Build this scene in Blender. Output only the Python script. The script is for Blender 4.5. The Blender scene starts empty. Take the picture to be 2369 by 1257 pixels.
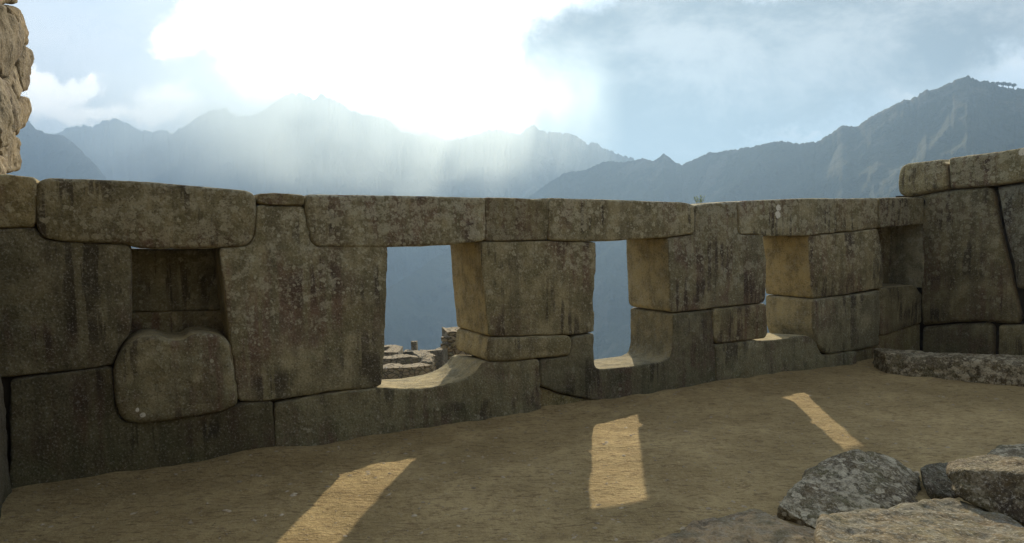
import bpy, bmesh, math, random
import numpy as np
from mathutils import Vector, Matrix
random.seed(7)
R = math.radians
SC = bpy.context.scene
COL = SC.collection

# ------------------------------------------------------------------ camera
FPX, CX, CY = 1680.0, 1184.5, 628.5          # focal length and centre in photo pixels (2369 wide)
EYE = np.array([0.0, 0.0, 1.9])
_p = -math.atan(104 / FPX); _r = R(1.0)
_f = np.array([0, math.cos(_p), math.sin(_p)]); _x = np.array([1.0, 0, 0]); _u = np.cross(_x, _f)
_rt = math.cos(_r) * _x - math.sin(_r) * _u
_up = math.sin(_r) * _x + math.cos(_r) * _u
cd = bpy.data.cameras.new('camera'); cam = bpy.data.objects.new('camera', cd); COL.objects.link(cam)
cd.sensor_width = 36.0; cd.lens = 36.0 * FPX / 2369; cd.clip_start = 0.05; cd.clip_end = 60000
M = Matrix(((_rt[0], _up[0], -_f[0], 0), (_rt[1], _up[1], -_f[1], 0), (_rt[2], _up[2], -_f[2], 1.9), (0, 0, 0, 1)))
cam.matrix_world = M
SC.camera = cam

# ------------------------------------------------------------------ render settings
SC.view_settings.view_transform = 'Standard'; SC.view_settings.look = 'None'
SC.view_settings.exposure = 0.8; SC.view_settings.gamma = 1
SC.render.engine = 'CYCLES'
SC.cycles.use_denoising = True
SC.cycles.max_bounces = 8; SC.cycles.diffuse_bounces = 4; SC.cycles.volume_bounces = 1
SC.cycles.sample_clamp_indirect = 10

SUN_EL, SUN_AZ = 23.6, 7.2                    # degrees; azimuth clockwise from +Y
_se, _sa = R(SUN_EL), R(SUN_AZ)
SUNV = Vector((math.sin(_sa) * math.cos(_se), math.cos(_sa) * math.cos(_se), math.sin(_se)))
sl = bpy.data.lights.new('sun', 'SUN'); sl.energy = 5.0; sl.angle = R(0.6); sl.color = (1.0, 0.83, 0.56)
so = bpy.data.objects.new('sun', sl); COL.objects.link(so)
so.rotation_euler = SUNV.to_track_quat('Z', 'Y').to_euler()

def ray(x, y):
    return _f + (x - CX) / FPX * _rt - (y - CY) / FPX * _up
def px_uv(x, y):                              # direction as (x/y, z/y)
    d = ray(x, y); return d[0] / d[1], d[2] / d[1]
def at(x, y, Y):                              # the point on a pixel's ray at northing Y
    d = ray(x, y); return EYE + d * (Y / d[1])
def at_z(x, y, z=0.0):
    d = ray(x, y); return EYE + d * ((z - EYE[2]) / d[2])

# ------------------------------------------------------------------ node helpers
class NT:
    def __init__(s, tree): s.t = tree; s.n = tree.nodes; s.l = tree.links
    def node(s, kind, **kw):
        n = s.n.new(kind)
        for k, v in kw.items(): setattr(n, k, v)
        return n
    def put(s, sock, v):
        if isinstance(v, bpy.types.NodeSocket): s.l.new(v, sock)
        elif v is not None:
            if hasattr(sock.default_value, '__len__') and not isinstance(v, (tuple, list, Vector)): sock.default_value = [v] * len(sock.default_value)
            elif hasattr(sock.default_value, '__len__') and len(sock.default_value) == 4 and len(v) == 3: sock.default_value = (*v, 1)
            else: sock.default_value = v
    def m(s, op, a, b=None, c=None, clamp=False):
        n = s.node('ShaderNodeMath', operation=op, use_clamp=clamp)
        for i, v in enumerate((a, b, c)):
            if v is not None: s.put(n.inputs[i], v)
        return n.outputs[0]
    def vm(s, op, a, b=None):
        n = s.node('ShaderNodeVectorMath', operation=op); s.put(n.inputs[0], a)
        if b is not None: s.put(n.inputs[1], b)
        return n.outputs['Value'] if op in ('DOT_PRODUCT', 'LENGTH', 'DISTANCE') else n.outputs[0]
    def comb(s, x, y, z):
        n = s.node('ShaderNodeCombineXYZ'); [s.put(n.inputs[i], v) for i, v in enumerate((x, y, z))]; return n.outputs[0]
    def sep(s, v):
        n = s.node('ShaderNodeSeparateXYZ'); s.put(n.inputs[0], v); return n.outputs
    def mix(s, f, a, b, blend='MIX'):
        n = s.node('ShaderNodeMix', data_type='RGBA', blend_type=blend, clamp_factor=True)
        s.put(n.inputs['Factor'], f); s.put(n.inputs[6], a); s.put(n.inputs[7], b); return n.outputs[2]
    def noise(s, vec, scale, detail=4, rough=0.55, dist=0.0, lac=2.0):
        n = s.node('ShaderNodeTexNoise'); s.put(n.inputs['Vector'], vec)
        n.inputs['Scale'].default_value = scale; n.inputs['Detail'].default_value = detail
        n.inputs['Roughness'].default_value = rough; n.inputs['Distortion'].default_value = dist
        return n.outputs['Fac']
    def vor(s, vec, scale, rnd=1.0, feature='F1', out='Distance'):
        n = s.node('ShaderNodeTexVoronoi', feature=feature); s.put(n.inputs['Vector'], vec)
        n.inputs['Scale'].default_value = scale; n.inputs['Randomness'].default_value = rnd
        return n.outputs[out]
    def ss(s, v, a, b):                        # smoothstep from a to b
        n = s.node('ShaderNodeMapRange', interpolation_type='SMOOTHSTEP'); s.put(n.inputs[0], v)
        n.inputs[1].default_value = a; n.inputs[2].default_value = b; return n.outputs[0]
    def scale(s, v, x, y, z):
        n = s.node('ShaderNodeMapping'); s.put(n.inputs[0], v); n.inputs['Scale'].default_value = (x, y, z); return n.outputs[0]

# ------------------------------------------------------------------ sky
world = bpy.data.worlds.new('World'); SC.world = world; world.use_nodes = True
W = NT(world.node_tree); W.n.clear()
sky = W.node('ShaderNodeTexSky', sky_type='NISHITA'); sky.sun_disc = False
sky.sun_elevation = _se; sky.sun_rotation = _sa
sky.altitude = 2400; sky.air_density = 1.0; sky.dust_density = 1.5; sky.ozone_density = 1.5
tc = W.node('ShaderNodeTexCoord')
D = tc.outputs['Generated']
sx, sy, sz = W.sep(D)[0:3]
yy = W.m('MAXIMUM', sy, 0.08)
U = W.m('DIVIDE', sx, yy); V = W.m('DIVIDE', sz, yy)
front = W.ss(sy, 0.08, 0.35)
UV0 = W.comb(U, V, 0.0)
w1 = W.noise(UV0, 3.2, 6, 0.6); w2 = W.noise(W.vm('ADD', UV0, (5.2, 1.3, 2.0)), 3.2, 6, 0.6)
w3 = W.noise(W.vm('ADD', UV0, (1.2, 8.3, 4.0)), 9.0, 7, 0.65); w4 = W.noise(W.vm('ADD', UV0, (7.2, 3.3, 9.0)), 9.0, 7, 0.65)
wU = W.m('MULTIPLY_ADD', W.m('SUBTRACT', w3, 0.5), 0.13, W.m('MULTIPLY_ADD', W.m('SUBTRACT', w1, 0.5), 0.17, U))
wV = W.m('MULTIPLY_ADD', W.m('SUBTRACT', w4, 0.5), 0.11, W.m('MULTIPLY_ADD', W.m('SUBTRACT', w2, 0.5), 0.12, V))
det = W.noise(W.comb(U, W.m('MULTIPLY', V, 1.5), 3.1), 6.5, 9, 0.66, 0.3)
det2 = W.noise(W.comb(U, W.m('MULTIPLY', V, 2.2), 7.7), 3.0, 5, 0.55)
def blob(x, y, rx, ry, pw=1.0):
    u, v = px_uv(x, y)
    a = W.m('DIVIDE', W.m('SUBTRACT', wU, u), rx / FPX); b = W.m('DIVIDE', W.m('SUBTRACT', wV, v), ry / FPX)
    q = W.m('ADD', W.m('MULTIPLY', a, a), W.m('MULTIPLY', b, b))
    g = W.m('EXPONENT', W.m('MULTIPLY', q, -1.0))
    return W.m('MULTIPLY', g, pw) if pw != 1.0 else g
def total(bl):
    r = blob(*bl[0])
    for b in bl[1:]: r = W.m('ADD', r, blob(*b))
    return r
GLOW = [(880, 50, 330, 210), (1090, 205, 135, 90), (650, 130, 170, 110, .7), (1150, -60, 260, 90), (1000, 60, 260, 200, .4), (1285, 285, 40, 28, .5)]
PUFF = [(120, 240, 110, 50, 1.0), (230, 205, 60, 30, .9), (430, 110, 80, 35, .9), (420, 250, 110, 50, .9), (70, 190, 70, 25, .6), (250, 290, 120, 22, .8), (480, 20, 130, 60, .8),
        (1850, 305, 160, 26, .7), (2310, 130, 150, 60, .7), (2080, 225, 110, 22, .6)]
DARK = [(1500, 190, 240, 150, 1.4), (1340, 200, 110, 100, 1.2), (1850, 130, 400, 130, 1.1), (2200, 20, 330, 120, 1.1), (1650, 60, 330, 70, .8), (1480, 330, 190, 70, .9), (1720, 250, 280, 80, .9)]
glow = W.ss(W.m('MULTIPLY_ADD', W.m('SUBTRACT', det, 0.5), 1.5, total(GLOW)), 0.05, 1.15)
puff = W.ss(W.m('MULTIPLY_ADD', W.m('SUBTRACT', det, 0.5), 1.4, total(PUFF)), 0.35, 0.85)
dark = W.ss(W.m('MULTIPLY_ADD', W.m('SUBTRACT', det, 0.5), 1.7, total(DARK)), 0.15, 1.1)
thin = W.ss(W.noise(W.comb(U, W.m('MULTIPLY', V, 2.0), 0.0), 1.6, 7, 0.6), 0.35, 0.7)
K = 10.0                                       # background strength is 0.1
def c(*rgb): return tuple(v * K for v in rgb)
base = W.mix(0.88, sky.outputs[0], W.mix(thin, c(.62, .70, .78), c(.90, .91, .92)))
back = W.mix(0.6, sky.outputs[0], c(.46, .45, .43))
s1 = W.mix(W.m('MULTIPLY', puff, 0.8), base, c(1.9, 1.75, 1.55))
dk = W.mix(W.ss(W.m('MULTIPLY_ADD', det, 0.55, W.m('MULTIPLY', det2, 0.6)), 0.46, 0.70), c(.05, .048, .045), c(.38, .36, .335))
core = W.ss(W.m('MULTIPLY_ADD', W.m('SUBTRACT', det, 0.5), 0.5, total(GLOW)), 0.45, 1.3)
s2 = W.mix(core, W.mix(glow, s1, c(1.35, 1.33, 1.28)), c(3.4, 3.4, 3.2))
s3 = W.mix(W.m('MULTIPLY', dark, 0.98), s2, dk)
s4 = W.mix(front, back, s3)
bg = W.node('ShaderNodeBackground'); bg.inputs[1].default_value = 0.1; W.l.new(s4, bg.inputs[0])
wo = W.node('ShaderNodeOutputWorld'); W.l.new(bg.outputs[0], wo.inputs[0])

# ------------------------------------------------------------------ numpy noise
def _hash(ix, iy, iz, seed):
    h = (ix.astype(np.int64) * 374761393 + iy.astype(np.int64) * 668265263 + iz.astype(np.int64) * 2147483647 + seed * 974634777) & 0xFFFFFFFF
    h = ((h ^ (h >> 13)) * 1274126177) & 0xFFFFFFFF
    h = h ^ (h >> 16)
    return (h & 0xFFFFFF) / float(0xFFFFFF)
def vnoise(P, seed=0):
    i = np.floor(P); f = P - i; f = f * f * f * (f * (f * 6 - 15) + 10); i = i.astype(np.int64)
    r = 0
    for a in (0, 1):
        for b in (0, 1):
            for cc in (0, 1):
                w = (f[:, 0] if a else 1 - f[:, 0]) * (f[:, 1] if b else 1 - f[:, 1]) * (f[:, 2] if cc else 1 - f[:, 2])
                r = r + w * _hash(i[:, 0] + a, i[:, 1] + b, i[:, 2] + cc, seed)
    return r * 2 - 1
def fbm(P, oct=4, seed=0, gain=0.5):
    r = 0; a = 1.0
    for k in range(oct): r = r + a * vnoise(P * (2 ** k) + 17.3 * k, seed + k); a *= gain
    return r

def smooth(x, a, b):
    t = np.clip((x - a) / (b - a), 0, 1); return t * t * (3 - 2 * t)
# ------------------------------------------------------------------ object helpers
def tag(o, label=None, cat=None, group=None, kind=None):
    if label: o['label'] = label
    if cat: o['category'] = cat
    if group: o['group'] = group
    if kind: o['kind'] = kind
    return o
def empty(name, loc=(0, 0, 0), rz=0.0):
    o = bpy.data.objects.new(name, None); COL.objects.link(o); o.location = loc; o.rotation_euler = (0, 0, rz); return o
def mesh_obj(name, verts, faces, mat=None, parent=None, smooth=True):
    me = bpy.data.meshes.new(name); me.from_pydata([tuple(v) for v in verts], [], [tuple(f) for f in faces]); me.update()
    o = bpy.data.objects.new(name, me); COL.objects.link(o)
    if mat: me.materials.append(mat)
    if smooth: me.polygons.foreach_set('use_smooth', [True] * len(me.polygons))
    if parent: o.parent = parent
    return o
def get_co(me):
    a = np.empty(len(me.vertices) * 3); me.vertices.foreach_get('co', a); return a.reshape(-1, 3)
def set_co(me, a):
    me.vertices.foreach_set('co', a.ravel()); me.update()
def remeshed(me, voxel):
    """a new mesh: voxel remesh of me"""
    o = bpy.data.objects.new('work', me); COL.objects.link(o)
    md = o.modifiers.new('r', 'REMESH'); md.mode = 'VOXEL'; md.voxel_size = voxel; md.use_smooth_shade = True
    dg = bpy.context.evaluated_depsgraph_get(); dg.update()
    out = bpy.data.meshes.new_from_object(o.evaluated_get(dg), depsgraph=dg)
    bpy.data.objects.remove(o); bpy.data.meshes.remove(me)
    return out
def cut_corners(poly, cut=0.03, it=2):
    P = [np.array(p, float) for p in poly]
    for _ in range(it):
        Q = []
        n = len(P)
        for i in range(n):
            a, b, c2 = P[i - 1], P[i], P[(i + 1) % n]
            la, lc = np.linalg.norm(a - b), np.linalg.norm(c2 - b)
            if la < 1e-6 or lc < 1e-6: continue
            Q.append(b + (a - b) / la * min(cut, la * 0.27)); Q.append(b + (c2 - b) / lc * min(cut, lc * 0.27))
        P = Q; cut *= 0.4
    return P
def area2(P): return sum(P[i - 1][0] * P[i][1] - P[i][0] * P[i - 1][1] for i in range(len(P)))
def inset(P, d):
    if area2(P) < 0: P = P[::-1]
    n = len(P); out = []
    for i in range(n):
        a, b, c2 = P[i - 1], P[i], P[(i + 1) % n]
        e1 = (b - a) / (np.linalg.norm(b - a) + 1e-9); e2 = (c2 - b) / (np.linalg.norm(c2 - b) + 1e-9)
        nn = np.array([-e1[1] - e2[1], e1[0] + e2[0]]); L = np.linalg.norm(nn)
        nn = nn / L if L > 1e-6 else np.array([0, 0])
        out.append(b + nn * d)
    return out
def seg_dist(X, Z, P):
    best = np.full(len(X), 1e9)
    n = len(P)
    for i in range(n):
        a = P[i - 1]; b = P[i]; d = b - a; L = d @ d + 1e-12
        t = np.clip(((X - a[0]) * d[0] + (Z - a[1]) * d[1]) / L, 0, 1)
        best = np.minimum(best, np.hypot(X - a[0] - t * d[0], Z - a[1] - t * d[1]))
    return best
_seed = [11]
def stone(name, poly, y0, y1, mat, parent, rnd=0.022, cut=0.02, gap=-0.003, bulge=0.012, rough=0.009, voxel=0.018, swap=False, wob=0.0022, slope=0.0, splay=0.0):
    """A dressed block: poly in (along, up), from depth y0 (face) to y1, edges worn round. swap=True: the face looks along x instead of y."""
    _seed[0] += 7; sd = _seed[0]
    P = inset(cut_corners(poly, cut), gap)
    n = len(P)
    vs = [(p[0], y0, p[1]) for p in P] + [(p[0], y1, p[1]) for p in P]
    fs = [list(range(n))[::-1], list(range(n, 2 * n))] + [[i, (i + 1) % n, n + (i + 1) % n, n + i] for i in range(n)]
    me = bpy.data.meshes.new('w'); me.from_pydata(vs, [], fs)
    bm = bmesh.new(); bm.from_mesh(me); bmesh.ops.recalc_face_normals(bm, faces=bm.faces); bm.to_mesh(me); bm.free()
    me = remeshed(me, voxel)
    A = get_co(me)
    d = seg_dist(A[:, 0], A[:, 2], P)
    rr = rnd * (1 + 0.45 * vnoise(A * 2.3, sd))
    bulge = bulge * .6; q = np.clip(rr - d, 0, None)
    rec = rr - np.sqrt(np.clip(rr * rr - q * q, 0, None))
    bul = bulge * np.clip(1 - d / 0.30, 0, 1) ** 2
    s = 1.0 if y1 > y0 else -1.0
    T = abs(y1 - y0)
    t = (A[:, 1] - y0) * s
    fall = max(3.2 * rnd, .1); wf = smooth(1 - t / fall, 0, 1); wb = smooth(1 - (T - t) / fall, 0, 1)
    nf = fbm(A * 3.1, 3, sd) * rough + fbm(A * 17, 3, sd + 3) * rough * 0.28
    t2 = t + (rec + bul + nf) * wf - (rec + bul) * wb
    A[:, 1] = y0 + s * t2
    if splay: xm = A[:, 0].max(); A[:, 0] += splay * np.clip(t / T, 0, 1) * smooth(A[:, 0], xm - .5, xm - .1)
    if slope: A[:, 2] -= slope * np.clip(t / T, 0, 1) * smooth(A[:, 2], .1, .3) * (1 - smooth(A[:, 2], .5, .8))
    A[:, 0] += wob * fbm(A * 4.0, 2, sd + 9) + rough * 0.3 * fbm(A * 15, 2, sd + 19); A[:, 2] += wob * fbm(A * 4.0, 2, sd + 29) + rough * 0.25 * fbm(A * 15, 2, sd + 39)
    if swap: A = A[:, [1, 0, 2]].copy()
    me.name = name
    set_co(me, A)
    if swap: me.flip_normals()
    o = bpy.data.objects.new(name, me); COL.objects.link(o); me.materials.clear(); me.materials.append(mat); o.parent = parent
    me.polygons.foreach_set('use_smooth', [True] * len(me.polygons))
    return o
def box(name, lo, hi, mat, parent):
    x0, y0, z0 = lo; x1, y1, z1 = hi
    v = [(x0, y0, z0), (x1, y0, z0), (x1, y1, z0), (x0, y1, z0), (x0, y0, z1), (x1, y0, z1), (x1, y1, z1), (x0, y1, z1)]
    f = [(3, 2, 1, 0), (4, 5, 6, 7), (0, 1, 5, 4), (1, 2, 6, 5), (2, 3, 7, 6), (3, 0, 4, 7)]
    return v, f
def boxes(name, bl, mat, parent):
    V, Fc = [], []
    for lo, hi in bl:
        v, f = box(None, lo, hi, None, None); k = len(V); V += v; Fc += [tuple(i + k for i in q) for q in f]
    return mesh_obj(name, V, Fc, mat, parent, smooth=False)

# ------------------------------------------------------------------ wall frame: local x along the wall, y away from the viewer
TA = math.atan(0.5175)
TV = np.array([math.cos(TA), math.sin(TA), 0]); AV = np.array([-math.sin(TA), math.cos(TA), 0]); WO = np.array([0, 7.2374, 0])
def onwall(x, y, off=0.0):
    d = ray(x, y); t = ((WO + AV * off - EYE) @ AV) / (d @ AV); P = EYE + t * d - WO; return (float(P @ TV), float(P[2]))
def onside(x, y, s):                           # plane square to the wall at station s -> (off, z)
    d = ray(x, y); t = ((WO + TV * s - EYE) @ TV) / (d @ TV); P = EYE + t * d - WO; return (float(P @ AV), float(P[2]))
def pw(pts, off=0.0): return [onwall(x, y, off) for x, y in pts]
# ------------------------------------------------------------------ materials
def principled(name):
    m = bpy.data.materials.new(name); m.use_nodes = True; t = NT(m.node_tree); t.n.clear()
    b = t.node('ShaderNodeBsdfPrincipled'); o = t.node('ShaderNodeOutputMaterial'); t.l.new(b.outputs[0], o.inputs[0])
    b.inputs['Roughness'].default_value = 0.92
    b.inputs['Specular IOR Level'].default_value = 0.25
    return m, t, b
def bump(t, b, h, strength, dist):
    n = t.node('ShaderNodeBump'); n.inputs['Strength'].default_value = strength; n.inputs['Distance'].default_value = dist
    t.l.new(h, n.inputs['Height']); t.l.new(n.outputs[0], b.inputs['Normal'])
def stone_mat(name, axis, pal, clean, lichen=1.0, topz=2.2, lowz=0.5, spots=(), speck=0.0):
    """weathered granite; 'axis' is the local axis of the weathered faces (None = all), clean = colour of sheltered faces"""
    m, t, b = principled(name)
    tcn = t.node('ShaderNodeTexCoord'); P = tcn.outputs['Object']
    oi = t.node('ShaderNodeObjectInfo'); rnd = oi.outputs['Random']
    off = t.vm('MULTIPLY', t.comb(rnd, rnd, rnd), (13.0, 7.0, 3.0))
    Q = t.vm('ADD', P, off)
    big = t.noise(Q, 1.3, 4, 0.6); mid = t.noise(Q, 5.0, 6, 0.65); fine = t.noise(Q, 60.0, 4, 0.7)
    st = t.noise(t.scale(Q, 7.0, 7.0, 0.55), 1.0, 5, 0.62); st2 = t.noise(t.scale(Q, 13.0, 13.0, 0.9), 1.0, 4, 0.6)
    col = t.mix(t.ss(mid, 0.35, 0.65), pal[0], pal[1])
    col = t.mix(t.m('MULTIPLY', t.ss(st, 0.44, 0.64), 0.6), col, pal[2])
    red = t.m('MULTIPLY', t.ss(big, 0.45, 0.60), t.ss(st2, 0.40, 0.60))
    col = t.mix(t.m('MULTIPLY', red, 0.7), col, pal[3])
    pz = t.sep(P)[2]
    # dark runs low on the faces
    col = t.mix(t.m('MULTIPLY', t.ss(t.noise(Q, 2.6, 5, .7), .48, .62), .45), col, pal[2])
    low = t.m('MULTIPLY', t.ss(st2, 0.50, 0.56), t.ss(t.noise(Q, 1.9, 3, 0.5), 0.48, 0.62))
    col = t.mix(t.m('MULTIPLY', low, 0.7), col, pal[4])
    # moss near the ground
    moss = t.m('MULTIPLY', t.ss(pz, 0.75, 0.05), t.ss(mid, 0.40, 0.62))
    col = t.mix(t.m('MULTIPLY', moss, 0.55), col, (.075, .082, .035))
    if clean is not None:
        g = t.node('ShaderNodeNewGeometry')
        vt = t.node('ShaderNodeVectorTransform', vector_type='NORMAL', convert_from='WORLD', convert_to='OBJECT'); t.l.new(g.outputs['Normal'], vt.inputs[0])
        na = t.m('ABSOLUTE', t.sep(vt.outputs[0])[axis])
        nz = t.sep(vt.outputs[0])[2]
        side = t.ss(t.m('MULTIPLY_ADD', t.m('SUBTRACT', mid, 0.5), 0.5, na), 0.50, 0.20)
        cl = t.mix(t.ss(t.m('MULTIPLY_ADD', st, .35, t.m('MULTIPLY', mid, .65)), 0.40, 0.62), clean, tuple(v * k_ for v, k_ in zip(clean, (.5, .52, .55))))
        cl = t.mix(t.m('MULTIPLY', t.ss(t.noise(Q, 17, 5, .7), .5, .65), .45), cl, (.36, .33, .24))
        up = t.ss(nz, 0.4, 0.8)
        keep = t.m('MULTIPLY', side, t.m('SUBTRACT', 1.0, t.m('MULTIPLY', up, t.ss(pz, 1.9, 2.05))))
        col = t.mix(keep, col, cl)
        weath = t.m('SUBTRACT', 1.0, t.m('MULTIPLY', keep, 0.92))
    else:
        weath = 1.0
    # lichen rosettes of several sizes
    wq = t.vm('ADD', Q, t.vm('MULTIPLY', t.comb(t.noise(Q, 25, 3), t.noise(Q, 27, 3), t.noise(Q, 29, 3)), (0.035, 0.035, 0.035)))
    wq2 = t.vm('ADD', P, t.vm('MULTIPLY', t.comb(t.m('SUBTRACT', t.noise(P, 21, 3), .5), 0.0, t.m('SUBTRACT', t.noise(P, 23, 3), .5)), (0.03, 0.03, 0.03)))
    dens = t.m('ADD', t.ss(pz, lowz, topz), t.m('MULTIPLY', t.m('SUBTRACT', big, 0.5), 2.0))
    lk = None
    for sc, thr, k in ((5.5, 0.26, .6), (12.0, 0.33, .8), (26.0, 0.36, .75)):
        vd = t.vor(wq, sc); vc = t.vor(wq, sc, out='Color')
        r0 = t.sep(vc)[0]
        rad = t.m('MULTIPLY', t.ss(t.m('MULTIPLY_ADD', dens, 0.40, r0), 0.78, 1.30), thr * 1.3)
        a = t.m('MULTIPLY', t.ss(t.m('SUBTRACT', rad, vd), 0.0, 0.06), k * lichen, clamp=True)
        lk = a if lk is None else t.m('MAXIMUM', lk, a)
    blot = t.m('MULTIPLY', t.ss(t.m('MULTIPLY_ADD', dens, 0.10, t.noise(wq, 9.0, 8, 0.72)), 0.58, 0.68), 0.7 * lichen, clamp=True)
    lk = t.m('MAXIMUM', lk, blot)
    lk = t.m('MULTIPLY', lk, weath)
    lk = t.m('MULTIPLY', lk, t.m('MULTIPLY_ADD', fine, 0.8, 0.45), clamp=True)
    col = t.mix(lk, col, pal[5])
    for (a_, b_, r_) in spots:
        ds = t.vm('DISTANCE', t.vm('MULTIPLY', wq2, (0.0 if axis == 0 else 1.0, 1.0 if axis == 0 else 0.0, 1.0)), (0, a_, b_) if axis == 0 else (a_, 0, b_))
        col = t.mix(t.ss(ds, r_, r_ * .8), col, (.62, .60, .50))
    r2 = t.m('FRACT', t.m('MULTIPLY', rnd, 7.31)); ht = t.m('SUBTRACT', r2, .5)
    col = t.mix(1.0, col, t.comb(t.m('MULTIPLY_ADD', ht, .10, 1.0), 1.0, t.m('MULTIPLY_ADD', ht, -.22, 1.0)), 'MULTIPLY')
    if speck:
        sp = t.noise(t.scale(Q, 1, 1, 1.6), 24, 8, .8); sp2 = t.noise(Q, 70, 5, .8)
        col = t.mix(t.m('MULTIPLY', t.ss(sp, .50, .58), speck), col, pal[4]); col = t.mix(t.m('MULTIPLY', t.ss(sp2, .54, .60), speck * .8), col, pal[5])
    # mineral grain
    col = t.mix(t.ss(fine, 0.55, 0.64), col, t.mix(0.42, col, (.42, .40, .34)))
    col = t.mix(t.ss(fine, 0.44, 0.36), col, t.mix(0.5, col, (.02, .018, .014)))
    hv = t.m('MULTIPLY_ADD', rnd, 0.45, 0.78)
    col = t.mix(1.0, col, t.comb(hv, hv, hv), 'MULTIPLY')
    t.l.new(col, b.inputs['Base Color'])
    pits = t.vor(Q, 38, feature='F1')
    h = t.m('ADD', t.m('MULTIPLY', fine, 0.35), t.m('ADD', t.m('MULTIPLY', mid, 0.5), t.m('ADD', t.m('MULTIPLY', pits, 0.25), t.m('MULTIPLY', lk, 0.15))))
    bump(t, b, h, 0.9, 0.02)
    return m
WALLPAL = [(.162, .144, .076), (.292, .258, .150), (.100, .088, .052), (.145, .080, .060), (.036, .028, .022), (.38, .36, .25)]
M_wall = stone_mat('weathered_granite', 1, WALLPAL, (.37, .30, .15), spots=[(*onwall(1802, 481), .042), (*onwall(1800, 497), .048), (*onwall(330, 958), .02), (*onwall(318, 946), .018)])
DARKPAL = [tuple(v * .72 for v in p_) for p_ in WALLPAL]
M_wall_dark_shaded = stone_mat('dark_shaded_granite', 1, DARKPAL, (.20, .16, .09), lichen=.35)  # darker stone with little lichen, plus left-edge shade put into the colour
M_side = stone_mat('side_granite', 0, WALLPAL, (.33, .26, .15), spots=[(*onside(2187, 374, 6.45), .035), (*onside(2363, 352, 6.45), .05)])
RUBPAL = [(.15, .120, .070), (.23, .185, .115), (.09, .072, .043), (.11, .075, .050), (.05, .04, .03), (.28, .25, .18)]
M_rub = stone_mat('rubble_granite', 0, RUBPAL, None, 0.5, 6)
BOPAL = [(.13, .105, .060), (.22, .18, .110), (.06, .048, .032), (.16, .10, .045), (.04, .03, .022), (.46, .42, .31)]
M_boul = stone_mat('lichened_boulder', 0, BOPAL, None, 1.2, 0.1, 1.0, speck=.5)
M_bdark = stone_mat('dark_boulder', 0, [tuple(v * .62 for v in p_) for p_ in BOPAL], None, .55, 1.0, -.8, speck=.6)
SLPAL = [(.42, .30, .155), (.52, .39, .22), (.18, .13, .075), (.26, .15, .07), (.10, .08, .05), (.44, .39, .29)]
M_slab2 = stone_mat('grey_slab', 0, [tuple(v * k_ for v, k_ in zip(p_, (.36, .40, .44))) for p_ in SLPAL], None, 1.0, .3, .9, speck=.55)
M_slab = stone_mat('tan_slab', 0, SLPAL, None, .6, 1.0, -1.0, speck=.35)

def simple(name, cols, scale=6.0, bdist=0.01):
    m, t, b = principled(name)
    P = t.node('ShaderNodeTexCoord').outputs['Object']
    a = t.noise(P, scale, 6, 0.65)
    t.l.new(t.mix(t.ss(a, 0.3, 0.7), cols[0], cols[1]), b.inputs['Base Color']); bump(t, b, a, 0.6, bdist)
    return m
M_core = simple('dark_fill', [(.03, .025, .02), (.06, .05, .035)], 9)

GB = -0.12                                     # blocks reach a little into the soil
TH = 0.82
wall = empty('stone_wall', WO, TA)
tag(wall, 'long granite wall of huge fitted blocks pierced by three trapezoid windows', 'wall', kind='thing')
wl = lambda n, pts, y0=0.0, y1=TH, mat=M_wall, **k: stone(n, pts if isinstance(pts[0][0], float) else pw(pts), y0, y1, mat, wall, **k)
def down(pts, a, b):                           # close a traced outline (pixels) straight down into the ground between its first and last point
    q = pw(pts); return q + [(q[-1][0], GB), (q[0][0], GB)]
# top course
LE = -4.34
q = pw([(86, 412), (84, 450), (80, 525)]); wl('corner_stone', [(LE, 2.37)] + [q[0], q[1], q[2], (LE, onwall(0, 527)[1])])
wl('lintel_stone', [(90, 412), (200, 416), (330, 420), (460, 432), (590, 443), (593, 480), (589, 545), (575, 568), (540, 572), (500, 574), (440, 576), (312, 574), (298, 565), (170, 559), (110, 554), (90, 540), (82, 510), (84, 440)], -0.015, rnd=0.021, bulge=.02, cut=.05)
wl('cap_stone', [(595, 448), (640, 447), (706, 452), (705, 476), (640, 474), (596, 471)], bulge=0, rnd=0.010)
wl('lintel_stone', [(708, 450), (900, 453), (1122, 458), (1125, 510), (1123, 557), (1040, 567), (900, 572), (735, 570), (722, 560), (713, 520), (706, 470)], -0.01, rnd=0.019)
wl('lintel_stone', [(1123, 457), (1190, 459), (1246, 461), (1268, 459), (1269, 500), (1269, 556), (1123, 558)], rnd=0.008)
wl('lintel_stone', [(1270, 459), (1400, 462), (1590, 469), (1607, 476), (1606, 541), (1547, 549), (1440, 556), (1380, 559), (1270, 556)], -0.005, rnd=0.013)
wl('lintel_stone', [(1710, 466), (1800, 462), (1893, 459), (1938, 460), (1938, 538), (1875, 545), (1758, 547), (1757, 542), (1712, 541)], rnd=0.013)
wl('lintel_stone', [(1940, 460), (2020, 459), (2034, 459), (2034, 528), (1980, 534), (1940, 538)], 0.01, rnd=0.011)
q = pw([(2036, 459), (2090, 457)]); q2 = pw([(2135, 519), (2036, 527)]); wl('lintel_stone', q + [(6.56, 2.2), (6.56, 1.84)] + q2, rnd=0.011)
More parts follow.
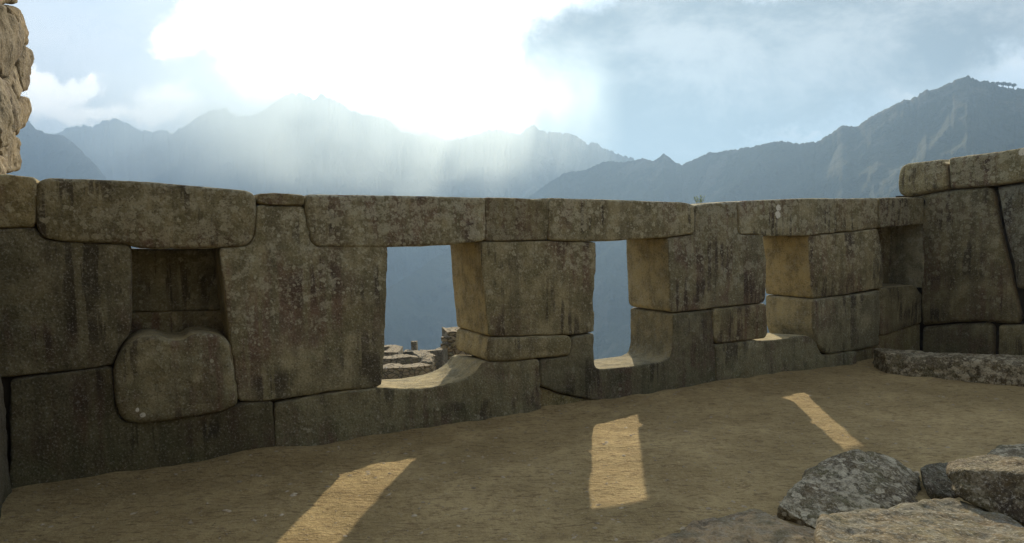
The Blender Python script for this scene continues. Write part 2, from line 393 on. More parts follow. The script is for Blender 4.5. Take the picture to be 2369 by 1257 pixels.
# big blocks
q = pw([(78, 526), (86, 542), (108, 557), (170, 561), (300, 566), (304, 600), (305, 740), (300, 770), (283, 795), (266, 828), (261, 846), (150, 861), (20, 874)])
wl('stone_block', [(LE, onwall(0, 529)[1])] + q + [(LE, onwall(0, 876)[1])], mat=M_wall_dark_shaded, rnd=0.021, bulge=.03)
wl('stone_block', down([(21, 881), (150, 863), (258, 849), (262, 880), (268, 950), (286, 980), (400, 971), (500, 956), (552, 938), (570, 933), (632, 930), (637, 1000)], 0, 0)[:-2] + [(onwall(637, 1038)[0], GB), (onwall(20, 1140)[0], GB)], mat=M_wall_dark_shaded, rnd=0.021)
wl('stone_block', [(262, 848), (285, 802), (300, 790), (322, 778), (352, 774), (372, 778), (384, 786), (428, 785), (438, 772), (470, 769), (512, 776), (532, 792), (538, 830), (545, 890), (552, 932), (530, 946), (440, 966), (350, 976), (300, 979), (278, 966), (268, 930), (264, 880)], -0.055, 0.5, rnd=0.038, bulge=.03, cut=.05, rough=.016)
wl('stone_block', [(596, 473), (640, 476), (705, 478), (712, 520), (721, 562), (735, 571), (898, 567), (898, 620), (894, 720), (889, 850), (885, 892), (870, 898), (760, 908), (650, 926), (632, 929), (570, 931), (553, 930), (546, 880), (538, 820), (530, 760), (520, 680), (512, 610), (507, 573), (540, 573), (577, 570), (591, 546)], rnd=0.019, bulge=.025)
wl('stone_block', [(1114, 560), (1268, 558), (1381, 561), (1381, 600), (1376, 670), (1373, 700), (1378, 730), (1376, 769), (1320, 775), (1180, 779), (1131, 779), (1124, 700), (1117, 620)], rnd=0.014, bulge=.02)
wl('stone_block', [(1131, 781), (1180, 781), (1317, 777), (1323, 790), (1319, 822), (1250, 829), (1180, 836), (1130, 837), (1126, 820)], -0.01, rnd=0.021)
q = pw([(636, 934), (760, 911), (860, 900), (885, 897), (940, 901), (1000, 897), (1040, 889), (1075, 878), (1102, 860), (1120, 838), (1180, 838), (1249, 831), (1252, 900)])
wl('sill_stone', q + [(onwall(1250, 945)[0], GB), (onwall(637, 1038)[0], GB)], slope=.055, rnd=0.017, rough=.012)
wl('sill_stone', pw([(1250, 833), (1318, 825), (1325, 780), (1376, 771), (1375, 809), (1377, 845), (1383, 854), (1400, 855), (1460, 849), (1535, 837), (1551, 829), (1557, 806), (1558, 770), (1558, 727), (1600, 723), (1649, 717), (1653, 800)]) + [(onwall(1661, 889)[0], GB), (onwall(1405, 930)[0], GB), onwall(1398, 928), onwall(1380, 927), onwall(1300, 911), onwall(1252, 893)], slope=.055, rnd=0.017, rough=.012)
wl('stone_block', pw([(1252, 898), (1300, 915), (1380, 931), (1403, 933)]) + [(onwall(1403, 933)[0], GB), (onwall(1252, 945)[0], GB)], 0.035, 0.6, rnd=0.008)
wl('stone_block', [(1608, 476), (1640, 471), (1706, 467), (1709, 510), (1710, 542), (1767, 544), (1773, 600), (1774, 690), (1769, 701), (1655, 713), (1560, 724), (1553, 718), (1550, 640), (1547, 551), (1607, 543)], rnd=0.017, bulge=.02)
wl('stone_block', [(1651, 716), (1773, 703), (1777, 770), (1769, 783), (1700, 792), (1659, 795), (1653, 780)], -0.02, rnd=0.021, bulge=.03)
wl('sill_stone', pw([(1655, 798), (1700, 794), (1748, 787), (1758, 790), (1800, 787), (1845, 779), (1870, 777), (1888, 788), (1898, 812), (1907, 824), (1981, 812)]) + [(onwall(1983, 845)[0], GB), (onwall(1661, 889)[0], GB)], slope=.055, rnd=0.019, rough=.014)
wl('stone_block', [(1874, 546), (1960, 538), (2033, 530), (2040, 560), (2047, 640), (2043, 667), (1960, 682), (1883, 691), (1877, 640)], 0.0, .82, rnd=0.019, bulge=.025)
wl('stone_block', [(1882, 694), (1960, 685), (2036, 673), (2038, 720), (2036, 800), (1990, 810), (1916, 820), (1896, 803), (1882, 760)], -0.01, .82, rnd=0.021, bulge=.025)
wl('stone_block', pw([(2038, 667), (2120, 661), (2133, 680)]) + [(6.56, onwall(2137, 680)[1]), (6.56, onwall(2137, 746)[1]), onwall(2050, 776), onwall(2037, 776)], 0.0, rnd=0.019, bulge=.025)
wl('stone_block', pw([(1984, 816), (2037, 804), (2038, 779), (2137, 749)]) + [(6.56, onwall(2137, 749)[1]), (6.56, GB), (onwall(1984, 845)[0], GB)], 0.03, rnd=0.013)
# niche backs
nb = .52
wl('niche_slab', [onwall(285, 577, nb), onwall(420, 579, nb), onwall(506, 576, nb), onwall(482, 718, nb), onwall(285, 722, nb)], nb, TH, rnd=0.008, cut=.01)
wl('niche_slab', [onwall(500, 576, nb), onwall(545, 576, nb), onwall(545, 716, nb), onwall(480, 718, nb)], nb, TH, rnd=0.008, cut=.01)
wl('niche_slab', [onwall(280, 724, nb), onwall(550, 719, nb), onwall(560, 860, nb), onwall(270, 860, nb)], nb - .02, TH, rnd=0.013, cut=.02)
wl('niche_slab', [(5.45, 1.84), (6.6, 1.84), (6.6, 0.95), (5.45, 0.95)], .50, TH, rnd=0.008, cut=.01)
# hidden hearting behind the joints of the piers
boxes('rubble_core', [((-4.3, .10, -.1), (-3.50, .72, 2.1)), ((-4.3, .10, -.1), (-2.0, .45, .30)), ((-3.9, .6, -.1), (-2.0, .78, .95)), ((-2.42, .10, -.1), (-1.50, .72, 2.05)), ((-4.2, .10, 1.92), (-.5, .72, 2.10)),
                      ((-2.0, .10, -.1), (-.2, .72, .30)), ((-.14, .10, -.1), (.86, .72, 2.05)), ((.7, .10, -.1), (2.2, .72, .24)), ((-.6, .10, 1.86), (5.5, .72, 2.04)),
                      ((2.14, .10, -.1), (3.24, .72, 2.02)), ((3.1, .10, -.1), (4.5, .72, .22)), ((4.50, .10, -.1), (5.48, .72, 2.02)), ((5.3, .10, -.1), (6.5, .72, .85)), ((5.4, .62, .8), (6.5, .76, 2.0))], M_core, wall)

# ------------------------------------------------------------------ right return wall (comes toward the viewer at station 6.55)
SS = 6.52
rw = empty('return_wall', WO, TA)
tag(rw, 'granite return wall of leaning blocks at the right edge with two raised top stones', 'wall', kind='thing')
def sw(n, pts, x0=SS, x1=SS + .8, **k): return stone(n, [onside(x, y, SS) for x, y in pts], x0, x1, M_side, rw, swap=True, **k)
sw('stone_block', [(2102, 457), (2140, 449), (2180, 441), (2283, 433), (2292, 440), (2310, 540), (2335, 650), (2355, 735), (2350, 750), (2325, 750), (2270, 744), (2200, 746), (2128, 753), (2128, 620), (2128, 525), (2134, 462)], rnd=.05, bulge=.03)
sw('cap_stone', [(2092, 380), (2140, 374), (2190, 368), (2194, 400), (2196, 439), (2150, 446), (2110, 455), (2086, 454), (2079, 432), (2082, 402)], SS - .06, rnd=.07, bulge=.02, cut=.05, rough=.014)
sw('cap_stone', [(2196, 366), (2280, 355), (2369, 343), (2460, 330), (2530, 322), (2540, 402), (2369, 420), (2292, 430), (2200, 438)], SS - .05, rnd=.05, rough=.014)
sw('stone_block', [(2300, 431), (2369, 423), (2530, 408), (2550, 655), (2369, 671), (2347, 669), (2340, 610), (2322, 530)], rnd=.06, bulge=.03)
sw('stone_block', [(2128, 758), (2200, 751), (2280, 748), (2292, 756), (2291, 850), (2128, 862)], SS + .03, rnd=.05)
sw('stone_block', [(2306, 753), (2369, 752), (2550, 750), (2570, 960), (2306, 880)], rnd=.05)
sw('stone_block', [(2366, 675), (2550, 660), (2560, 745), (2366, 748)], SS + .02, rnd=.05)
stone('niche_slab', [(-.02, .93), (.56, .93), (.56, 1.86), (-.02, 1.86)], SS + .012, SS + .5, M_side, rw, swap=True, rnd=.01, cut=.01)
def ob(o0, o1, z0, z1, n='stone_block', **k): return stone(n, [(o0, z0), (o1, z0), (o1, z1), (o0, z1)], SS, SS + .8, M_side, rw, swap=True, **k)
o_end = onside(2545, 600, SS)[0]
ob(o_end - 1.6, o_end - .02, GB, 1.0, voxel=.03); ob(o_end - 1.5, o_end - .02, 1.02, 2.0, voxel=.03)
boxes('rubble_core', [((SS + .12, o_end, -.1), (SS + .7, 1.0, 1.9)), ((SS + .12, o_end, 1.8), (SS + .7, .5, 2.25))], M_core, rw)

# ------------------------------------------------------------------ left rubble wall, tall, square to the long wall
LS = -4.25
lw = empty('rubble_wall', WO, TA)
tag(lw, 'tall sunlit wall end of rounded rubble rising at the left edge', 'wall', kind='thing')
def rs(pts, out=.0, **k): return stone('rubble_stone', [onside(x, y, LS) for x, y in pts], LS + out, LS - .45, M_rub, lw, swap=True, **dict(dict(rnd=.035, bulge=.05, cut=.03, gap=.004, rough=.028, voxel=.016), **k))
rs([(0, -60), (30, -60), (26, 12), (18, 20), (-10, 5), (-12, -60)]); rs([(34, -60), (48, -60), (51, 0), (48, 13), (34, 9), (31, 0)])
rs([(26, 14), (46, 14), (58, 45), (69, 108), (66, 114), (50, 95), (42, 62), (28, 36)], .02)
rs([(-12, 6), (4, 14), (22, 34), (40, 62), (47, 85), (40, 130), (18, 185), (8, 180), (-6, 150), (-20, 120)], .05)
rs([(50, 97), (62, 108), (71, 130), (67, 190), (60, 215), (51, 210), (47, 180), (42, 140)], .04)
rs([(67, 117), (73, 122), (75, 195), (69, 213), (62, 217), (69, 190), (73, 135)], .0, rnd=.03)
rs([(21, 188), (38, 148), (46, 185), (49, 215), (39, 232), (27, 215)], .02)
rs([(-15, 165), (8, 186), (22, 215), (33, 242), (31, 290), (10, 340), (-4, 348), (-20, 300)], .06)
rs([(51, 221), (68, 228), (67, 262), (56, 295), (45, 318), (35, 300), (34, 262), (40, 236)], .04)
rs([(31, 296), (36, 310), (49, 326), (50, 396), (34, 402), (14, 400), (13, 360), (2, 352), (12, 342)], .03)
rs([(-20, 345), (0, 354), (11, 364), (13, 402), (4, 435), (-20, 450)], .05)
def lb(o0, o1, z0, z1, out=0.0, **k):
    j = [random.uniform(-.05, .05) for _ in range(8)]
    return stone('rubble_stone', [(o0 + j[0], z0), ((o0 + o1) / 2, z0 + j[1] * .5), (o1, z0), (o1 + j[2], (z0 + z1) / 2), (o1, z1), ((o0 + o1) / 2 + j[3], z1 + j[4]), (o0, z1), (o0 + j[5], (z0 + z1) / 2)], LS + out, LS - .45, M_rub, lw, swap=True, rnd=.06, bulge=.05, cut=.06, rough=.018, voxel=.025, **k)
# the shaded foot of the same wall in front of the long wall, and courses above and nearer the viewer
lb(-1.0, .03, GB, .95, .04); lb(-.8, -.02, .98, 1.75); lb(-.9, -.3, 1.78, 2.45, .03); lb(-1.9, -.98, GB, .9); lb(-1.7, -.85, .95, 1.75)
lb(-1.6, -.95, 1.8, 2.6, .03); lb(-1.0, -.32, 2.5, 3.2, .04); lb(-1.0, -.30, 3.25, 4.1); lb(-1.8, -1.05, 2.65, 3.5); lb(-1.8, -1.05, 3.55, 4.3, .03); lb(-1.0, -.1, 4.15, 4.9); lb(-.1, .8, 4.6, 5.3)
for r_ in range(5):
    o_ = -1.9 + .1 * (r_ % 2)
    while o_ > -8:
        w_ = random.uniform(.8, 1.15); lb(o_ - w_, o_ - .02, -.1 + r_ * .88, .74 + r_ * .88, random.uniform(-.02, .03)); o_ -= w_
boxes('rubble_core', [((LS - .42, -8.2, -.1), (LS - .09, -1.7, 4.2)), ((LS - .42, -1.8, -.1), (LS - .09, .80, 4.3)), ((LS - .42, -1.8, -.1), (LS - .09, .62, 4.8))], M_core, lw)

# ------------------------------------------------------------------ ground
def ground_z(X, Y):
    q = (X - WO[0]) * AV[0] + (Y - WO[1]) * AV[1]
    P = np.stack([X, Y, np.zeros_like(X)], 1)
    z = -3.6 * smooth(q, .85, 7) - (0.17 + 0.12 * smooth(X, 0, 6)) * np.clip(q - 13, 0, 300)
    z = z - np.clip(q - 34, 0, 900) * 0.72
    z = z + np.clip(-q - 40, 0, 4000) * 0.25
    z = z + smooth(q, -.30, .0) * (1 - smooth(q, .1, .9)) * (0.018 + .014 * fbm(P * 2.7, 3, 12))
    z = z + 0.018 * fbm(P * 1.3, 3, 5) * smooth(-q, -40, 0) + 0.009 * fbm(P * 6, 3, 8)
    z = z + fbm(P * 0.01, 4, 3) * 14 * smooth(q, 45, 200)
    return z
near = np.linspace(-9, 9, 361)
def axis_grid():
    far = np.concatenate([np.linspace(9.2, 30, 60), np.geomspace(31, 14000, 70)])
    return np.concatenate([-far[::-1], near, far])
gx = axis_grid(); gy = axis_grid() + 4.0
GX, GY = np.meshgrid(gx, gy); GZ = ground_z(GX.ravel(), GY.ravel())
GZ = np.maximum(GZ, -640 + 0 * GZ)
gv = np.stack([GX.ravel(), GY.ravel(), GZ], 1)
nx = len(gx); ny = len(gy)
ii, jj = np.meshgrid(np.arange(nx - 1), np.arange(ny - 1)); k0 = (jj * nx + ii).ravel()
gf = np.stack([k0, k0 + 1, k0 + nx + 1, k0 + nx], 1)
mg, t, b = principled('packed_dirt')
P = t.node('ShaderNodeTexCoord').outputs['Object']
big = t.noise(P, 0.6, 4, 0.6); mid = t.noise(P, 3.0, 6, 0.65); fine = t.noise(P, 45, 5, 0.7); xf = t.noise(P, 190, 3, 0.7)
stw = t.noise(t.scale(P, 9, 38, 9), 1.0, 5, 0.7, 0.6)
cc_ = t.mix(t.ss(t.noise(P, 1.4, 8, .75), 0.36, 0.62), (.345, .258, .120), (.500, .385, .190))
cc_ = t.mix(t.m('MULTIPLY', t.ss(big, 0.42, 0.65), 0.45), cc_, (.25, .19, .085))
cc_ = t.mix(t.m('MULTIPLY', t.ss(stw, 0.54, 0.60), 0.6), cc_, (.15, .10, .05))
cc_ = t.mix(t.m('MULTIPLY', t.ss(fine, 0.57, 0.66), 0.5), cc_, (.58, .47, .28))
cc_ = t.mix(t.m('MULTIPLY', t.ss(t.noise(P, 13, 7, .75), .52, .60), .45), cc_, (.19, .13, .06))
cc_ = t.mix(t.m('MULTIPLY', t.ss(xf, 0.42, 0.30), 0.5), cc_, (.12, .085, .045))
vd = t.vor(P, 26); vcol = t.sep(t.vor(P, 26, out='Color'))[0]
peb = t.m('MULTIPLY', t.ss(vd, 0.24, 0.16), t.ss(vcol, 0.80, 0.84))
cc_ = t.mix(t.m('MULTIPLY', peb, 0.55), cc_, t.mix(t.ss(vcol, .9, .92), (.17, .13, .09), (.48, .42, .32)))
py = t.sep(P)
cc_ = t.mix(t.ss(py[2], -6, -30), cc_, t.mix(t.ss(t.noise(P, 0.02, 5), .35, .65), (.035, .05, .02), (.07, .075, .035)))
t.l.new(cc_, b.inputs['Base Color'])
bump(t, b, t.m('ADD', t.m('MULTIPLY', fine, .5), t.m('ADD', t.m('MULTIPLY', stw, .5), t.m('ADD', t.m('MULTIPLY', peb, .5), t.m('MULTIPLY', mid, 1.6)))), 1.0, 0.05)
g = mesh_obj('ground', gv, gf, mg); tag(g, kind='structure')

# loose pebbles and straw bits on the dirt (nobody could count them)
def pebbles():
    V, Fc = [], []
    rng = np.random.default_rng(4)
    n = 0
    while n < 3400:
        Y = rng.uniform(2.6, 11); X = rng.uniform(-.8, .95) * Y
        q = (X - WO[0]) * AV[0] + (Y - WO[1]) * AV[1]
        if q > -.05: continue
        if q < -.30 and rng.random() < .62: continue
        r = 0.004 + 0.014 * rng.random() ** 5
        a = rng.random(3) * 2 - 1
        k = len(V); z = float(ground_z(np.array([X]), np.array([Y]))[0])
        sx, sy_, sz_ = r * (1 + rng.random()), r * (.8 + .5 * rng.random()), r * .6
        ang = rng.random() * 6.28; ca, sa = math.cos(ang), math.sin(ang)
        for (px_, py_, pz_) in ((1, 0, 0), (.3, .9, .1), (-.8, .5, 0), (-.7, -.6, .1), (.4, -.9, 0), (.1, 0, 1.0), (-.3, .3, .8)):
            x_, y_ = px_ * sx, py_ * sy_
            V.append((X + x_ * ca - y_ * sa, Y + x_ * sa + y_ * ca, z + pz_ * sz_))
        for f in ((0, 1, 5), (1, 6, 5), (1, 2, 6), (2, 3, 6), (3, 5, 6), (3, 4, 5), (4, 0, 5)): Fc.append(tuple(k + i for i in f))
        n += 1
    o = mesh_obj('gravel', V, Fc, simple('pebble', [(.20, .16, .10), (.46, .39, .28)], 9), smooth=True)
    tag(o, 'scattered tiny pebbles and crumbs on the packed dirt floor', 'gravel', kind='stuff')
pebbles()

# ------------------------------------------------------------------ loose boulders
def rock(name, pts, mat, label, cat, group=None, voxel=.013, rnd=3, rough=.02, base=None, fs=3.0):
    V = np.array([p if len(p) == 3 and isinstance(p, np.ndarray) else p for p in pts], float)
    c0 = V.mean(0); c0[2] = 0
    bm = bmesh.new()
    for p in V - c0: bm.verts.new(p)
    r_ = bmesh.ops.convex_hull(bm, input=bm.verts)
    bmesh.ops.delete(bm, geom=list({e for e in r_['geom_interior'] if isinstance(e, bmesh.types.BMVert)}), context='VERTS')
    bmesh.ops.recalc_face_normals(bm, faces=bm.faces)
    me = bpy.data.meshes.new(name); bm.to_mesh(me); bm.free()
    me = remeshed(me, voxel)
    bm = bmesh.new(); bm.from_mesh(me)
    for _ in range(rnd): bmesh.ops.smooth_vert(bm, verts=bm.verts, factor=0.5, use_axis_x=True, use_axis_y=True, use_axis_z=True)
    bm.to_mesh(me); bm.free()
    A = get_co(me); nrm = np.empty(len(me.vertices) * 3); me.vertices.foreach_get('normal', nrm); nrm = nrm.reshape(-1, 3)
    _seed[0] += 5; sd = _seed[0]
    h = fbm(A * fs, 3, sd) * rough + fbm(A * 14, 4, sd + 4, .6) * rough * .35 - np.abs(fbm(A * np.array([5, 5, 11.]), 3, sd + 8)) * rough * .7
    set_co(me, A + nrm * h[:, None])
    me.materials.clear(); me.materials.append(mat); me.name = name
    me.polygons.foreach_set('use_smooth', [True] * len(me.polygons))
    o = bpy.data.objects.new(name, me); COL.objects.link(o); o.location = c0
    tag(o, label, cat, group)
    return o
def flo(p, z=-.04): return np.array([p[0], p[1], z])
GRP = 'loose boulders in the lower right'
# the peaked lichened boulder
a = [at(1800, 1168, 4.55), at(1812, 1148, 4.7), at(1860, 1096, 5.0), at(1905, 1062, 5.15), at(1990, 1034, 5.25), at(2035, 1038, 5.3), at(2085, 1070, 5.25), at(2122, 1108, 5.1), at(2136, 1165, 4.8), at(1890, 1225, 4.35), at(2130, 1200, 4.5)]
rock('boulder', a + [flo(at(1790, 1190, 4.6)), flo(at(1900, 1250, 4.4)), flo(at(2140, 1210, 4.6)), flo(at(2140, 1100, 5.4)), flo(at(1900, 1080, 5.5))], M_boul, 'peaked wedge-shaped boulder with white lichen patches, behind the low slabs', 'boulder', GRP, rough=.025)
a = [at(1440, 1275, 3.75), at(1600, 1209, 4.2), at(1705, 1182, 4.45), at(1745, 1176, 4.5), at(1800, 1194, 4.42), at(1890, 1225, 4.2), at(1990, 1330, 3.4), at(1420, 1400, 3.2)]
rock('boulder', a + [flo(p) for p in a], M_slab, 'flat orange-tan slab with a white-edged corner at the bottom of the picture', 'boulder', GRP, rough=.02)
a = [at(1898, 1192, 3.75), at(1925, 1180, 3.9), at(2130, 1168, 4.05), at(2205, 1148, 4.2), at(2300, 1180, 4.0), at(2480, 1260, 3.5), at(1893, 1235, 3.5), at(1905, 1420, 2.9), at(2500, 1400, 2.9)]
rock('boulder', a + [flo(at(1888, 1300, 3.6)), flo(at(1900, 1200, 4.1)), flo(at(2300, 1200, 4.2)), flo(at(2500, 1300, 3.6)), flo(at(1905, 1450, 3.0)), flo(at(2500, 1450, 3.0))], M_slab2, 'pale streaked slab with a dark left side, lying below the big dark boulder', 'boulder', GRP, rough=.02)
a = [at(2192, 1068, 4.45), at(2215, 1056, 4.6), at(2300, 1052, 4.75), at(2420, 1056, 4.8), at(2520, 1080, 4.7), at(2188, 1088, 4.3), at(2215, 1150, 4.1), at(2290, 1190, 3.95), at(2369, 1215, 3.85), at(2230, 1085, 4.15), at(2369, 1098, 4.0), at(2520, 1120, 3.9), at(2520, 1240, 3.8), at(2230, 1130, 4.7), at(2500, 1140, 4.8)]
rock('boulder', a, M_bdark, 'big dark blocky boulder with a pale top, resting on the streaked slab', 'boulder', GRP, rough=.022)
a = [at(2128, 1084, 5.0), at(2150, 1074, 5.1), at(2200, 1072, 5.2), at(2230, 1090, 5.1), at(2150, 1158, 4.75), at(2140, 1125, 4.8), at(2215, 1150, 4.8)]
rock('boulder', a + [flo(at(2150, 1170, 4.9)), flo(at(2230, 1165, 4.9)), flo(at(2230, 1100, 5.5)), flo(at(2140, 1100, 5.4))], M_bdark, 'small dark boulder wedged between the peaked boulder and the big dark one', 'boulder', GRP, rough=.014)
a = [at(2280, 1046, 5.3), at(2310, 1031, 5.5), at(2369, 1026, 5.6), at(2470, 1030, 5.6), at(2280, 1056, 5.1), at(2480, 1075, 5.0)]
rock('boulder', a + [flo(p) for p in a], M_boul, 'low grey boulder whose top shows behind the big dark boulder', 'boulder', GRP, rough=.016)
# long fallen block before the return wall
f0 = at_z(2050, 863); f1 = at_z(2200, 877); f2 = at_z(2500, 908)
bk = np.array([.20, .98, 0]) * .62
def h(p, z): return p + np.array([0, 0, z])
a = [h(f0, .02), h(f0 + bk * .15, .23), h(f0 + bk * .9, .22), h(f1 + bk * .12, .25), h(f2 + bk * .1, .30), h(f2 + bk, .28), h(f0 + bk, 0), f2, f1, f2 + bk, h(f0 + np.array([-.0, 0, 0]), .12)]
rock('fallen_block', a + [flo(f0), flo(f2), flo(f2 + bk), flo(f0 + bk)], M_boul, 'long low dark block with white lichen lying on the dirt before the return wall', 'stone block', rough=.02, rnd=4)

# ------------------------------------------------------------------ small plant on the wall top
mp, t, b = principled('leaf_green'); b.inputs['Base Color'].default_value = (.30, .36, .07, 1)
ms, t, b = principled('stem_green'); b.inputs['Base Color'].default_value = (.10, .12, .04, 1)
pc = onwall(1619, 476, .3); base_p = WO + TV * pc[0] + AV * .3 + np.array([0, 0, 2.13])
pl = empty('wall_plant', base_p); tag(pl, 'tiny green seedling growing in the notch on top of the long wall', 'plant')
SV, SF, LV, LF = [], [], [], []
for k in range(9):
    an = random.uniform(0, 6.28); ln = random.uniform(.05, .115); tl = random.uniform(.1, .45)
    p0 = np.array([random.uniform(-.03, .03), random.uniform(-.02, .02), -.03]); d = np.array([math.cos(an) * tl, math.sin(an) * tl, 1.0]); d /= np.linalg.norm(d)
    i = len(SV); w = .0016
    for tt in (0, 1):
        c1 = p0 + d * (ln + .03) * tt
        SV += [c1 + np.array([w, 0, 0]), c1 + np.array([-w * .5, w, 0]), c1 + np.array([-w * .5, -w, 0])]
    SF += [(i, i + 1, i + 4, i + 3), (i + 1, i + 2, i + 5, i + 4), (i + 2, i, i + 3, i + 5)]
    for q_ in range(9):
        c1 = p0 + d * (ln * (.25 + .75 * q_ / 8) + .03); a2 = random.uniform(0, 6.28); e = np.array([math.cos(a2), math.sin(a2), random.uniform(.2, .9)]); e /= np.linalg.norm(e)
        s2 = np.cross(e, [0, 0, 1.]); s2 /= np.linalg.norm(s2) + 1e-9; L_ = random.uniform(.018, .032); i = len(LV)
        LV += [c1, c1 + e * L_ * .5 + s2 * .007, c1 + e * L_, c1 + e * L_ * .5 - s2 * .007]; LF.append((i, i + 1, i + 2, i + 3))
mesh_obj('stem', SV, SF, ms, pl, False); mesh_obj('leaves', LV, LF, mp, pl, False)

# ------------------------------------------------------------------ ruins below, seen through the windows
def ruin_mat():
    m, t, b = principled('ruin_stone')
    P = t.node('ShaderNodeTexCoord').outputs['Object']
    Q = t.scale(P, 1, 1, 1.9)
    vd = t.vor(Q, 4.2, feature='DISTANCE_TO_EDGE'); vc = t.sep(t.vor(Q, 4.2, out='Color'))[0]
    a = t.noise(P, 7, 5, .65)
    col = t.mix(vc, (.17, .145, .10), (.29, .25, .18)); col = t.mix(t.ss(a, .4, .7), col, (.13, .13, .08))
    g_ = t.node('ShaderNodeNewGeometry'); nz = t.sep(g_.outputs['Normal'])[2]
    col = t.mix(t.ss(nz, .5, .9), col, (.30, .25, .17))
    col = t.mix(t.ss(vd, .07, .0), col, (.07, .058, .04))
    t.l.new(col, b.inputs['Base Color']); bump(t, b, t.m('ADD', t.ss(vd, 0, .12), a), .8, .08)
    return m
M_ruin = ruin_mat()
RG = 'roofless stone ruins below the windows'
def ruin(name, segs, label, thick=.7, zb=-11.0, cat='ruined wall', extra=None):
    """segs: list of rings; each ruin = a run of wall through top points (3D), real thickness, uneven top"""
    pts = [np.array(p, float) for p in segs]
    V, Fc = [], []; n = 0; rows = []
    for i in range(len(pts) - 1):
        m_ = max(2, int(np.linalg.norm(pts[i + 1] - pts[i]) / .3))
        for k in range(m_ + (1 if i == len(pts) - 2 else 0)):
            rows.append((pts[i] + (pts[i + 1] - pts[i]) * k / m_, pts[i + 1] - pts[i]))
    _seed[0] += 3; rg = np.random.default_rng(_seed[0])
    for p, d in rows:
        d2 = np.array([d[0], d[1], 0]); d2 /= np.linalg.norm(d2) + 1e-9; nn = np.array([-d2[1], d2[0], 0])
        top = p + np.array([0, 0, rg.uniform(-.025, .025)])
        nz = 7
        zs = np.linspace(zb, top[2], nz)
        for z_ in zs: V.append((p[0] - nn[0] * 0 + rg.uniform(-.02, .02), p[1] - nn[1] * 0 + rg.uniform(-.02, .02), z_))
        for z_ in zs[::-1]: V.append((p[0] + nn[0] * thick + rg.uniform(-.02, .02), p[1] + nn[1] * thick + rg.uniform(-.02, .02), z_ + (rg.uniform(-.05, .05) if z_ > zb else 0)))
    w = 14
    for i in range(len(rows) - 1):
        for k in range(w):
            a_, b_ = i * w + k, i * w + (k + 1) % w
            Fc.append((a_, a_ + w, b_ + w, b_))
    Fc.append(tuple(range(w))); Fc.append(tuple(range((len(rows) - 1) * w, len(rows) * w))[::-1])
    me_o = mesh_obj(name, V, Fc, M_ruin, None, smooth=False)
    bm = bmesh.new(); bm.from_mesh(me_o.data); bmesh.ops.recalc_face_normals(bm, faces=bm.faces); bm.to_mesh(me_o.data); bm.free()
    tag(me_o, label, cat, RG, 'thing')
    return me_o
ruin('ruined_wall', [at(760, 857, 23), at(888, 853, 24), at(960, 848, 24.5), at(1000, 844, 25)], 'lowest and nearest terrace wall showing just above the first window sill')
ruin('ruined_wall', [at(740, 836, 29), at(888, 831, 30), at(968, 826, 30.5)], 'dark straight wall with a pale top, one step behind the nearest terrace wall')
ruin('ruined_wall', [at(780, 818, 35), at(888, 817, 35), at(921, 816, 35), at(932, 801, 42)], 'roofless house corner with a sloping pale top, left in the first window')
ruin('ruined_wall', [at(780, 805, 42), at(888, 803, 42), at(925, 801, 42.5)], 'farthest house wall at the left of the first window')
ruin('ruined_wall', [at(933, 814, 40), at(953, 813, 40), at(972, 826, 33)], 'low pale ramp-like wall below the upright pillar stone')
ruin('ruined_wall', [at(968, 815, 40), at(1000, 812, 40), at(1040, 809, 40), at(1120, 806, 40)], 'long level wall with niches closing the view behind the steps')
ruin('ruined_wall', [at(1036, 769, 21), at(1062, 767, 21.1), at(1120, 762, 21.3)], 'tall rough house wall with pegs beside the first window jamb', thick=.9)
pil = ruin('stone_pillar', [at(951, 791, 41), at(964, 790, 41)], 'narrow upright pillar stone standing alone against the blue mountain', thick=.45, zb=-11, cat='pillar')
for k_, (x_, y_) in enumerate([(1034, 784), (1032.5, 800)]):
    p = at(x_, y_, 20.95)
    o = boxes('stone_peg', [((-.16, -.08, -.06), (.14, .08, .06))], M_ruin, None); o.location = p
    o.parent = bpy.data.objects['ruined_wall.006']
# stepped stones between
for k_, (x0, x1, y_, Y_) in enumerate([(968, 1002, 826, 29.5), (972, 996, 832, 28.6), (970, 1000, 838, 27.6)]):
    pa, pb = at(x0, y_, Y_), at(x1, y_, Y_)
    rock('stair_stone', [pa, pb, pa + [.05, .6, 0], pb + [0, .6, .05], pa + [0, 0, -.9], pb + [0, 0, -.9], pa + [0, .7, -.9], pb + [0, .7, -.9]], M_ruin,
         ['topmost pale step stone between the terrace walls', 'middle step stone between the terrace walls', 'lowest step stone on the end of the nearest terrace wall'][k_], 'step stone', 'step stones among the ruins', voxel=.06, rnd=2, rough=.05, fs=1.5)

